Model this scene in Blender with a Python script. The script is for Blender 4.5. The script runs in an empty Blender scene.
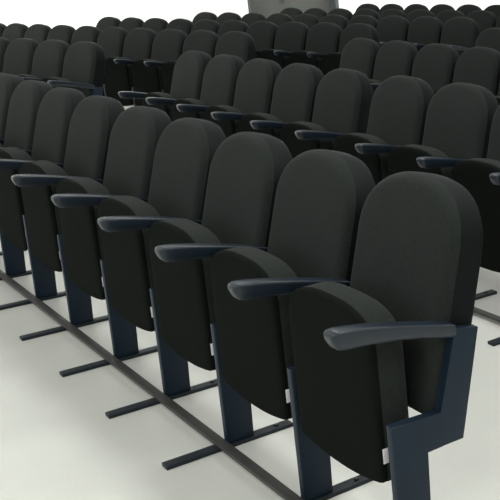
import bpy, bmesh, math, random
from mathutils import Vector, Matrix
random.seed(4)
R = math.radians
SC = bpy.context.scene
COL = SC.collection

# ------------------------------------------------------------------ camera
CAM_LOC = Vector((2.1786, -1.0927, 1.5217))
YAW, PITCH, ROLL = R(43.0713), R(-10.9735), R(-1.2392)
F_PX, PPX, PPY = 1011.66, 726.47, 153.97
fw = Vector((-math.sin(YAW) * math.cos(PITCH), math.cos(YAW) * math.cos(PITCH), math.sin(PITCH)))
rt = fw.cross(Vector((0, 0, 1))).normalized()
up = rt.cross(fw)
r2 = math.cos(ROLL) * rt + math.sin(ROLL) * up
u2 = -math.sin(ROLL) * rt + math.cos(ROLL) * up
cam_data = bpy.data.cameras.new('camera')
cam = bpy.data.objects.new('camera', cam_data)
COL.objects.link(cam)
m = Matrix((r2, u2, -fw)).transposed().to_4x4()
m.translation = CAM_LOC
cam.matrix_world = m
cam_data.sensor_width = 36
cam_data.lens = F_PX / 500 * 36
cam_data.shift_x = -(PPX - 250) / 500
cam_data.shift_y = (PPY - 250) / 500
cam_data.clip_end = 200
SC.camera = cam

# ------------------------------------------------------------------ light
SC.view_settings.view_transform = 'Standard'
SC.view_settings.look = 'None'
SC.view_settings.gamma = 1
SC.view_settings.use_curve_mapping = False
SC.view_settings.exposure = 0.0
world = bpy.data.worlds.new('world')
SC.world = world
world.use_nodes = True
world.node_tree.nodes['Background'].inputs['Color'].default_value = (0.98, 1.0, 0.96, 1)
world.node_tree.nodes['Background'].inputs['Strength'].default_value = 0.68

def area(name, loc, rot, sx, sy, power, color=(0.99, 1.0, 0.965)):
    d = bpy.data.lights.new(name, 'AREA')
    d.shape = 'RECTANGLE'; d.size = sx; d.size_y = sy; d.energy = power; d.color = color
    o = bpy.data.objects.new(name, d); COL.objects.link(o)
    o.location = loc; o.rotation_euler = rot
    return o
LAMP_W = 36
# rows of fluorescent ceiling fittings
for gx, kx in ((-11.0, 0.55), (-7.5, 0.6), (-4.0, 0.5), (-0.5, 1.1), (3.0, 1.4), (6.5, 1.1)):
    for gy, ky in ((-5.5, 0.35), (-2.2, 0.85), (1.3, 1.0), (4.8, 0.6), (8.3, 0.5)):
        area('ceiling_light', (gx, gy, 3.6), (0, 0, 0), 1.5, 0.6, LAMP_W*kx*ky).data.spread = R(135)
# unseen fill lights, added to brighten the far white wall
for gy in (-1, 3, 7, 11):
    w = area('wall_fill', (-13.1, gy, 3.5), (0, R(27), 0), 0.3, 3.2, 64)
    w.data.spread = R(68)
# broad light added out of view at the front, for armrest nose highlights
area('front_fill', (-3.5, -7.5, 1.9), (R(80), 0, 0), 9, 1.8, 70, (0.95, 0.98, 1.0))

# ------------------------------------------------------------------ materials
def mat(name, color, rough=0.6, spec=0.5, metal=0.0, noise=0.0, nscale=40.0, bump=0.0, bscale=300.0, coat=0.0, sheen=0.0):
    M = bpy.data.materials.new(name); M.use_nodes = True
    nt = M.node_tree; b = nt.nodes['Principled BSDF']
    b.inputs['Base Color'].default_value = (*color, 1)
    b.inputs['Roughness'].default_value = rough
    b.inputs['Specular IOR Level'].default_value = spec
    b.inputs['Metallic'].default_value = metal
    b.inputs['Coat Weight'].default_value = coat
    if sheen:
        b.inputs['Sheen Weight'].default_value = sheen
        b.inputs['Sheen Roughness'].default_value = 0.5
    tc = nt.nodes.new('ShaderNodeTexCoord')
    if noise:
        n = nt.nodes.new('ShaderNodeTexNoise'); n.inputs['Scale'].default_value = nscale
        n.inputs['Detail'].default_value = 5
        nt.links.new(tc.outputs['Object'], n.inputs['Vector'])
        r = nt.nodes.new('ShaderNodeValToRGB')
        r.color_ramp.elements[0].position = 0.3; r.color_ramp.elements[1].position = 0.7
        r.color_ramp.elements[0].color = (*[c * (1 - noise) for c in color], 1)
        r.color_ramp.elements[1].color = (*[min(1, c * (1 + noise)) for c in color], 1)
        nt.links.new(n.outputs['Fac'], r.inputs['Fac'])
        nt.links.new(r.outputs['Color'], b.inputs['Base Color'])
    if bump:
        n2 = nt.nodes.new('ShaderNodeTexNoise'); n2.inputs['Scale'].default_value = bscale
        n2.inputs['Detail'].default_value = 2
        nt.links.new(tc.outputs['Object'], n2.inputs['Vector'])
        bp = nt.nodes.new('ShaderNodeBump'); bp.inputs['Strength'].default_value = bump
        bp.inputs['Distance'].default_value = 0.002
        nt.links.new(n2.outputs['Fac'], bp.inputs['Height'])
        nt.links.new(bp.outputs['Normal'], b.inputs['Normal'])
    return M

M_FAB = mat('black_fabric', (0.0136, 0.0168, 0.0150), 0.9, 0.15, noise=0.22, nscale=120, bump=0.5, bscale=420, sheen=0.03)
M_PAN = mat('seat_underside_fabric', (0.0050, 0.0062, 0.0054), 0.9, 0.05, noise=0.2, nscale=120, bump=0.4, bscale=420)
M_SHELL = mat('dark_shell_plastic', (0.0035, 0.0042, 0.0050), 0.65, 0.12)
M_STEEL = mat('navy_painted_steel', (0.0050, 0.0140, 0.0255), 0.45, 0.25, noise=0.08, nscale=30)
M_ARM = mat('navy_armrest_plastic', (0.0068, 0.0128, 0.0210), 0.32, 0.45, bump=0.12, bscale=250)
M_FOOT = mat('dark_foot_steel', (0.010, 0.015, 0.020), 0.5, 0.3, noise=0.12, nscale=40)
M_RAIL = mat('worn_rail_steel', (0.032, 0.031, 0.029), 0.5, 0.5, noise=0.2, nscale=14)
M_BOLT = mat('bolt_steel', (0.03, 0.03, 0.032), 0.35, 0.5, metal=0.6)
M_TAG = mat('white_paper_tag', (0.86, 0.83, 0.86), 0.6, 0.3)
M_WALL = mat('white_wall_paint', (0.86, 0.87, 0.84), 0.8, 0.2, noise=0.015, nscale=3)
M_DOOR = mat('grey_door_paint', (0.058, 0.060, 0.055), 0.6, 0.3, noise=0.06, nscale=4)
M_DFRAME = mat('grey_door_frame_paint', (0.08, 0.088, 0.098), 0.5, 0.4)
M_HANDLE = mat('bright_handle_metal', (0.75, 0.78, 0.74), 0.25, 0.5, metal=0.7)
M_BASE = mat('grey_baseboard', (0.3, 0.3, 0.29), 0.5, 0.4)

def floor_mat():
    M = bpy.data.materials.new('grey_vinyl_floor'); M.use_nodes = True
    nt = M.node_tree; b = nt.nodes['Principled BSDF']
    tc = nt.nodes.new('ShaderNodeTexCoord')
    n1 = nt.nodes.new('ShaderNodeTexNoise'); n1.inputs['Scale'].default_value = 3.0; n1.inputs['Detail'].default_value = 6
    n2 = nt.nodes.new('ShaderNodeTexNoise'); n2.inputs['Scale'].default_value = 90.0; n2.inputs['Detail'].default_value = 3
    n3 = nt.nodes.new('ShaderNodeTexVoronoi'); n3.inputs['Scale'].default_value = 2.6
    for n in (n1, n2, n3): nt.links.new(tc.outputs['Object'], n.inputs['Vector'])
    mx = nt.nodes.new('ShaderNodeMix'); mx.data_type = 'FLOAT'; mx.inputs[0].default_value = 0.35
    nt.links.new(n1.outputs['Fac'], mx.inputs[2]); nt.links.new(n2.outputs['Fac'], mx.inputs[3])
    r = nt.nodes.new('ShaderNodeValToRGB')
    r.color_ramp.elements[0].position = 0.3; r.color_ramp.elements[0].color = (0.56, 0.565, 0.525, 1)
    r.color_ramp.elements[1].position = 0.7; r.color_ramp.elements[1].color = (0.63, 0.635, 0.59, 1)
    nt.links.new(mx.outputs[0], r.inputs['Fac'])
    # sparse small dark scuffs
    r2_ = nt.nodes.new('ShaderNodeValToRGB')
    r2_.color_ramp.elements[0].position = 0.012; r2_.color_ramp.elements[0].color = (0.45, 0.45, 0.45, 1)
    r2_.color_ramp.elements[1].position = 0.028; r2_.color_ramp.elements[1].color = (1, 1, 1, 1)
    nt.links.new(n3.outputs['Distance'], r2_.inputs['Fac'])
    mm = nt.nodes.new('ShaderNodeMix'); mm.data_type = 'RGBA'; mm.blend_type = 'MULTIPLY'; mm.inputs[0].default_value = 1
    nt.links.new(r.outputs['Color'], mm.inputs[6]); nt.links.new(r2_.outputs['Color'], mm.inputs[7])
    nt.links.new(mm.outputs[2], b.inputs['Base Color'])
    b.inputs['Roughness'].default_value = 0.38
    b.inputs['Specular IOR Level'].default_value = 0.35
    return M
M_FLOOR = floor_mat()

# ------------------------------------------------------------------ mesh helpers
def mesh_from(name, bm, material, smooth=True, angle=40):
    bmesh.ops.recalc_face_normals(bm, faces=bm.faces)
    me = bpy.data.meshes.new(name)
    if smooth:
        for f in bm.faces: f.smooth = True
        for e in bm.edges:
            if len(e.link_faces) == 2 and e.calc_face_angle(0) > R(angle): e.smooth = False
    bm.to_mesh(me); bm.free()
    me.materials.append(material)
    return me

def link(name, me, parent=None):
    o = bpy.data.objects.new(name, me); COL.objects.link(o)
    if parent: o.parent = parent
    return o

def add_box(bm, x0, x1, y0, y1, z0, z1, bevel=0.0, seg=2):
    v = [bm.verts.new(p) for p in ((x0,y0,z0),(x1,y0,z0),(x1,y1,z0),(x0,y1,z0),(x0,y0,z1),(x1,y0,z1),(x1,y1,z1),(x0,y1,z1))]
    fs = [bm.faces.new([v[i] for i in q]) for q in ((3,2,1,0),(4,5,6,7),(0,1,5,4),(1,2,6,5),(2,3,7,6),(3,0,4,7))]
    if bevel:
        es = list({e for f in fs for e in f.edges})
        bmesh.ops.bevel(bm, geom=es, offset=bevel, segments=seg, profile=0.6, affect='EDGES')

def box_mesh(name, material, *a, bevel=0.0):
    bm = bmesh.new(); add_box(bm, *a, bevel=bevel)
    return mesh_from(name, bm, material, smooth=bevel > 0)

def offset_loop(loop, d):
    """inset a closed convex loop of 2D points by d (towards the inside)"""
    n = len(loop); out = []
    area2 = sum(loop[i][0]*loop[(i+1)%n][1]-loop[(i+1)%n][0]*loop[i][1] for i in range(n))
    sg = 1 if area2 > 0 else -1
    for i in range(n):
        a, b, c = Vector(loop[i-1]), Vector(loop[i]), Vector(loop[(i+1) % n])
        t = ((b-a).normalized() + (c-b).normalized()).normalized()
        nrm = Vector((-t.y, t.x)) * sg
        out.append((b.x + nrm.x*d, b.y + nrm.y*d))
    return out

def pillow(bm, outline, layers, crown_front=0.0, crown_back=0.0, mapf=None, capn=7):
    """closed slab from a 2D outline: layers = (depth, inset) from front to back;
    front and back caps are rings shrunk to the middle with a slight crown"""
    n = len(outline)
    cx = sum(p[0] for p in outline)/n; cy = sum(p[1] for p in outline)/n
    rings = []
    def ring(loop, t): rings.append([bm.verts.new(mapf(p[0], t, p[1])) for p in loop])
    front = offset_loop(outline, layers[0][1]); back = offset_loop(outline, layers[-1][1])
    for k in range(1, capn):
        s = k/capn
        ring([(cx+(p[0]-cx)*s, cy+(p[1]-cy)*s) for p in front], layers[0][0] - crown_front*(1-s**2.2))
    for t, ins in layers: ring(offset_loop(outline, ins), t)
    for k in range(capn-1, 0, -1):
        s = k/capn
        ring([(cx+(p[0]-cx)*s, cy+(p[1]-cy)*s) for p in back], layers[-1][0] + crown_back*(1-s**2.2))
    for a, b in zip(rings[:-1], rings[1:]):
        for i in range(n): bm.faces.new((a[i], a[(i+1)%n], b[(i+1)%n], b[i]))
    for rg, t in ((rings[0], layers[0][0]-crown_front), (rings[-1], layers[-1][0]+crown_back)):
        c = bm.verts.new(mapf(cx, t, cy))
        for i in range(n): bm.faces.new((rg[i], rg[(i+1)%n], c))

def prism_yz(bm, poly, x0, x1, bevel=0.0, seg=2):
    a = [bm.verts.new((x0, y, z)) for y, z in poly]; b = [bm.verts.new((x1, y, z)) for y, z in poly]
    n = len(poly)
    fs = [bm.faces.new(a), bm.faces.new(b[::-1])]
    for i in range(n): fs.append(bm.faces.new((a[i], b[i], b[(i+1)%n], a[(i+1)%n])))
    if bevel:
        es = list({e for f in fs for e in f.edges})
        bmesh.ops.bevel(bm, geom=es, offset=bevel, segments=seg, profile=0.5, affect='EDGES')

P = 0.55      # seat pitch
# ------------------------------------------------------------------ chair part meshes
# chair space: origin on the floor under its own (right) post, the seat spans towards -X, front is -Y
def arc_pts(c, r, a0, a1, n):
    return [(c[0]+r*math.cos(R(a0+(a1-a0)*i/n)), c[1]+r*math.sin(R(a0+(a1-a0)*i/n))) for i in range(n+1)]

BACK_C, BACK_HW, BACK_L = -0.268, 0.252, 0.610
def dedupe(pts, d=0.004):
    out = []
    for p in pts:
        if not out or (Vector(p)-Vector(out[-1])).length > d: out.append(p)
    return out
def back_outline():
    """rounded top, straight sides, small lower corners; (u, v) with v along the reclined back"""
    hw, L, ch, rb = BACK_HW, BACK_L, 0.185, 0.03
    pts = arc_pts((hw-rb, rb), rb, -90, 0, 5)[:-1]
    top0 = L - ch
    for k in range(6): pts.append((hw, rb + (top0-rb)*k/6))
    N = 28
    for k in range(N+1):
        a = math.pi*k/N
        cx, sy = math.cos(a), math.sin(a)
        pts.append((hw*math.copysign(abs(cx)**(2/2.35), cx), top0 + ch*abs(sy)**(2/2.25)))
    for k in range(1, 6): pts.append((-hw, top0 + (rb-top0)*k/6))
    pts += arc_pts((-(hw-rb), rb), rb, 180, 270, 5)
    return dedupe(pts)
BT = R(14.3)
def back_map(u, t, v):
    # slight sideways hollow: the edges come forward a little
    t2 = t - 0.012*(abs(u)/BACK_HW)**2
    y = 0.133 + v*math.sin(BT) + t2*math.cos(BT)
    z = 0.381 + v*math.cos(BT) - t2*math.sin(BT)
    return (BACK_C + u, y, z)

bm = bmesh.new()
pillow(bm, back_outline(), [(0.000, 0.034), (0.0025, 0.022), (0.007, 0.0135), (0.013, 0.0075), (0.020, 0.0032), (0.026, 0.0010)], 0.012, 0.0, back_map)
ME_BACK = mesh_from('backrest', bm, M_FAB, angle=60)
bm = bmesh.new()
pillow(bm, back_outline(), [(0.0262, 0.0012), (0.032, 0.0002), (0.045, 0.0), (0.078, 0.001), (0.095, 0.007), (0.106, 0.022)], 0.0, 0.01, back_map)
ME_SHELL = mesh_from('back_shell', bm, M_SHELL, angle=60)

def seat_outline():
    """folded seat seen from the front: arched top, gently bowed bottom"""
    pts = []
    hw = 0.231
    zt = 0.692                      # middle of the arch
    zb, zbc = 0.214, 0.238
    N = 10
    for k in range(N+1):            # bottom, left to right
        u = -hw+0.03 + (2*hw-0.06)*k/N
        pts.append((u, zb + (zbc-zb)*(abs(u)/hw)**2.2))
    pts += arc_pts((hw-0.02, zbc+0.018), 0.02, -60, 0, 3)
    pts += [(hw, 0.34), (hw, 0.44), (hw, 0.53)]
    N = 30
    for k in range(N+1):
        a = math.pi*k/N; c, s = math.cos(a), math.sin(a)
        pts.append((hw*math.copysign(abs(c)**(2/2.7), c), 0.580 + (zt-0.580)*abs(s)**(2/2.5)))
    pts += [(-hw, 0.53), (-hw, 0.44), (-hw, 0.34)]
    pts += arc_pts((-hw+0.02, zbc+0.018), 0.02, 180, 240, 3)
    return dedupe(pts)
SEAT_C = -0.293
def seat_map(u, t, v): return (SEAT_C+u, t, v)
bm = bmesh.new()
pillow(bm, seat_outline(), [(0.030, 0.003), (0.034, 0.000), (0.080, 0.0), (0.096, 0.004), (0.108, 0.014), (0.116, 0.030)], 0.0, 0.012, seat_map)
ME_SEAT = mesh_from('seat', bm, M_FAB, angle=60)
bm = bmesh.new()
pillow(bm, seat_outline(), [(0.014, 0.012), (0.017, 0.005), (0.022, 0.001), (0.0295, 0.001)], 0.004, 0.0, seat_map)
ME_PAN = mesh_from('seat_underside', bm, M_PAN, angle=60)

# white paper tag folded round the lower right edge of the seat
bm = bmesh.new(); add_box(bm, -0.0622, -0.0602, 0.022, 0.040, 0.294, 0.334, bevel=0.0008)
ME_TAG = mesh_from('paper_tag', bm, M_TAG)

FRAME = [(0.012,0.012),(0.096,0.012),(0.101,0.322),(0.207,0.318),(0.274,0.603),(0.204,0.618),(0.150,0.408),(0.012,0.419)]
bm = bmesh.new(); prism_yz(bm, FRAME, -0.0135, 0.0135, bevel=0.003)
ME_FRAME = mesh_from('side_frame', bm, M_STEEL, angle=35)
# pivot bracket that carries the folded seat
bm = bmesh.new(); add_box(bm, -0.052, -0.0135, 0.045, 0.085, 0.285, 0.325, bevel=0.004)
add_box(bm, -0.0635, -0.052, 0.036, 0.094, 0.272, 0.338, bevel=0.003)
ME_PIVOT = mesh_from('pivot_bracket', bm, M_SHELL)

def arm_mesh():
    """lofted armrest: flat top and sides, chamfered underside, blunt nose slanting back"""
    bm = bmesh.new()
    prof = [(-0.62,1),(0,1.04),(0.62,1),(0.86,0.95),(0.97,0.80),(1,0.60),(1,-0.10),(0.94,-0.34),(0.74,-0.84),(0.58,-1),
            (0,-1),(-0.58,-1),(-0.74,-0.84),(-0.94,-0.34),(-1,-0.10),(-1,0.60),(-0.97,0.80),(-0.86,0.95)]
    # y, top z, underside z, half width, nose shear
    st = [(-0.117,0.686,0.666,0.0165,0.006),(-0.1155,0.6925,0.659,0.0215,0.009),(-0.111,0.6970,0.654,0.0250,0.010),(-0.103,0.6995,0.651,0.0265,0.010),(-0.092,0.6997,0.649,0.0272,0.007),
          (-0.065,0.6965,0.647,0.0275,0.002),(-0.020,0.688,0.643,0.0275,0),(0.050,0.672,0.633,0.0270,0),(0.110,0.657,0.619,0.0260,0),
          (0.165,0.642,0.604,0.0250,0),(0.200,0.632,0.594,0.0240,0),(0.204,0.629,0.597,0.0225,0)]
    rings = []
    for y, zt, zb, hw, sh in st:
        zc, hh = (zt+zb)/2, (zt-zb)/2
        rings.append([bm.verts.new((pu*hw, y + sh*(0.5-0.5*pv), zc+pv*hh)) for pu, pv in prof])
    N = len(prof)
    for a, b in zip(rings[:-1], rings[1:]):
        for i in range(N): bm.faces.new((a[i], a[(i+1)%N], b[(i+1)%N], b[i]))
    bm.faces.new(rings[0]); bm.faces.new(rings[-1][::-1])
    return mesh_from('armrest', bm, M_ARM, angle=38)
ME_ARM = arm_mesh()
ME_FOOT = box_mesh('foot_bar', M_FOOT, -0.022, 0.022, -0.175, 0.222, 0.0, 0.013, bevel=0.002)
def bolt_mesh():
    bm = bmesh.new()
    bmesh.ops.create_cone(bm, cap_ends=True, segments=6, radius1=0.0085, radius2=0.0075, depth=0.006, matrix=Matrix.Translation((0, 0.176, 0.016)))
    return mesh_from('bolt', bm, M_BOLT)
ME_BOLT = bolt_mesh()

# ------------------------------------------------------------------ setting
def struct(name, me, **k):
    o = link(name, me); o['kind'] = 'structure'
    return o
WX = -14.0
struct('floor', box_mesh('floor', M_FLOOR, WX-0.5, 6.0, -8.0, 14.0, -0.1, 0.0))
DY0, DY1, DH = 5.45, 6.93, 2.3
def wall_mesh():
    bm = bmesh.new()
    add_box(bm, WX-0.4, WX, -8.0, DY0, 0, 3.8)
    add_box(bm, WX-0.4, WX, DY1, 14.0, 0, 3.8)
    add_box(bm, WX-0.4, WX, DY0, DY1, DH, 3.8)
    return mesh_from('wall_left', bm, M_WALL, smooth=False)
struct('wall_left', wall_mesh())
d = struct('door_1', box_mesh('door', M_DOOR, WX-0.30, WX-0.25, DY0+0.05, DY1-0.05, 0.005, DH-0.05))
bm = bmesh.new()
add_box(bm, WX-0.32, WX-0.03, DY0, DY0+0.05, 0, DH); add_box(bm, WX-0.32, WX-0.03, DY1-0.05, DY1, 0, DH)
add_box(bm, WX-0.32, WX-0.03, DY0+0.05, DY1-0.05, DH-0.05, DH)
link('door_frame', mesh_from('door_frame', bm, M_DFRAME, smooth=False), d)
bm = bmesh.new(); add_box(bm, WX-0.25, WX-0.20, 6.075, 6.115, 1.05, 1.16, bevel=0.006)
link('door_handle', mesh_from('door_handle', bm, M_HANDLE), d)
bm = bmesh.new()
add_box(bm, WX, WX+0.015, -8.0, DY0, 0, 0.1, bevel=0.003); add_box(bm, WX, WX+0.015, DY1, 14.0, 0, 0.1, bevel=0.003)
struct('baseboard_left', mesh_from('baseboard', bm, M_BASE, smooth=False))

# ------------------------------------------------------------------ chairs
def make_chair(full=True):
    t = bpy.data.objects.new('auditorium_chair', None); COL.objects.link(t)
    t.empty_display_size = 0.1
    t['category'] = 'chair'
    s = link('seat', ME_SEAT, t)
    pn = link('seat_underside', ME_PAN, s)
    b = link('backrest', ME_BACK, t)
    link('back_shell', ME_SHELL, b)['label'] = 'smooth dark plastic back shell'
    f = link('side_frame', ME_FRAME, t); f['label'] = 'navy painted steel side frame'
    link('armrest', ME_ARM, t)['label'] = 'dark navy armrest with rounded shiny nose'
    fb = link('foot_bar', ME_FOOT, t)
    if full:
        tg = link('paper_tag', ME_TAG, s); tg['label'] = 'small white paper tag'
        link('pivot_bracket', ME_PIVOT, f)
        link('bolt', ME_BOLT, fb)
    return t

def copy_tree(o, parent=None):
    c = o.copy(); COL.objects.link(c)
    if parent: c.parent = parent
    for ch in o.children: copy_tree(ch, c)
    return c

PROTO = {True: make_chair(True), False: make_chair(False)}
USED = {True: False, False: False}
def place(loc, rz, label, group, full):
    o = PROTO[full] if not USED[full] else copy_tree(PROTO[full])
    if USED[full]:
        o.name = 'auditorium_chair'
    USED[full] = True
    o.location = loc; o.rotation_euler = (0, 0, rz)
    o['label'] = label; o['group'] = group
    return o
def end_frame(chair, dx):
    """the extra post, arm and foot at the aisle end of a row belong to its last chair"""
    f = link('side_frame', ME_FRAME, chair); f['label'] = 'navy painted steel side frame'
    a = link('armrest', ME_ARM, chair); a['label'] = 'dark navy armrest with rounded shiny nose'
    b = link('foot_bar', ME_FOOT, chair)
    for o in (f, a, b): o.location = (dx, 0, 0)

def rail(origin, rz, x0, x1, label, group):
    bm = bmesh.new(); add_box(bm, x0, x1, -0.019, 0.0115, 0.0132, 0.0245, bevel=0.002)
    o = link('floor_rail', mesh_from('floor_rail', bm, M_RAIL))
    o.location = origin; o.rotation_euler = (0, 0, rz)
    o['label'] = label; o['category'] = 'rail'; o['group'] = group
    return o

ORD = ['', 'second', 'third', 'fourth', 'fifth', 'sixth', 'seventh', 'eighth', 'ninth', 'tenth', 'eleventh', 'twelfth']
G1, G2 = 0.031, 0.08
RS = 1.2537

# front row, ends at the right with an open side frame
ENDS = []
front_group = 'chairs of the front row'
for i in range(9):
    x = -i*P - (G1 if i > 4 else 0)
    if i == 0: lab = 'large near black tip-up chair ending the front row, its whole side frame showing'
    elif i == 8: lab = 'front row black tip-up chair cut off by the left photo edge'
    else: lab = '%s black tip-up chair of the front row, counted from its right end' % ORD[i]
    place((x, 0, 0), 0, lab, front_group, True)
rail((0, 0, 0), 0, -9*P-G1, 0.03, 'long bare floor rail running under the front row of chairs', 'floor rails')

# second row, right of the aisle
x2 = -5.6624
c_rows = [
    (1, x2, 11, True, 'second'),
    (2, x2, 5, False, 'third'),
    (3, x2, 1, False, 'fourth'),
]
for k, xl, n, full, nm in c_rows:
    for i in range(n):
        g = G2 if (k == 1 and i >= 5) else 0
        x = xl + (i+1)*P + g
        if k == 3: lab = 'lone black chair back of the fourth row at the right photo edge'
        elif i == 0: lab = 'black tip-up chair beginning the %s row just right of the aisle' % nm
        else: lab = '%s black tip-up chair of the %s row, counting right from the aisle' % (ORD[i], nm)
        c = place((x, k*RS, 0), 0, lab, 'chairs of the %s row right of the aisle' % nm, full)
        if i == 0: ENDS.append((c, -P))
    rail((xl, k*RS, 0), 0, -0.03, n*P + (G2 if k == 1 else 0) + 0.03,
         'floor rail under the %s row right of the aisle' % nm, 'floor rails')

# left block, turned towards the stage
LA, LP = 0.172, 0.540
L0 = {2: (-6.997, 1.154, 0, 6), 3: (-7.055, 2.378, 0, 10), 4: (-7.031, 3.564, 0, 10),
      5: (-6.998, 4.699, 0, 10), 6: (-6.992, 5.848, 0, 10), 7: (-7.083, 7.052, 0, 10)}
RN = {2: 'second', 3: 'third', 4: 'fourth', 5: 'fifth', 6: 'sixth', 7: 'rearmost'}
ca, sa = math.cos(LA), math.sin(LA)
for r, (x, y, i0, n) in L0.items():
    for i in range(i0, n):
        pos = (x - i*LP*ca, y - i*LP*sa, 0)
        nm = RN[r]
        if r <= 3:
            lab = ('black chair ending the %s row at the left side of the aisle' % nm if i == 0 else
                   '%s black chair of the %s row, counting left from the aisle' % (ORD[i], nm))
        else:
            j = n-1-i
            lab = ('black chair at the far left end of the %s row by the white wall' % nm if j == 0 else
                   '%s black chair of the %s row, counting from its left end by the white wall' % (ORD[j], nm))
        c = place(pos, LA, lab, 'chairs of the %s row left of the aisle' % nm, False)
        if i == n-1: ENDS.append((c, -LP))
    rail((x, y, 0), LA, -n*LP-0.03, 0.03, 'floor rail under the %s row left of the aisle' % RN[r], 'floor rails')
for c, dx in ENDS: end_frame(c, dx)
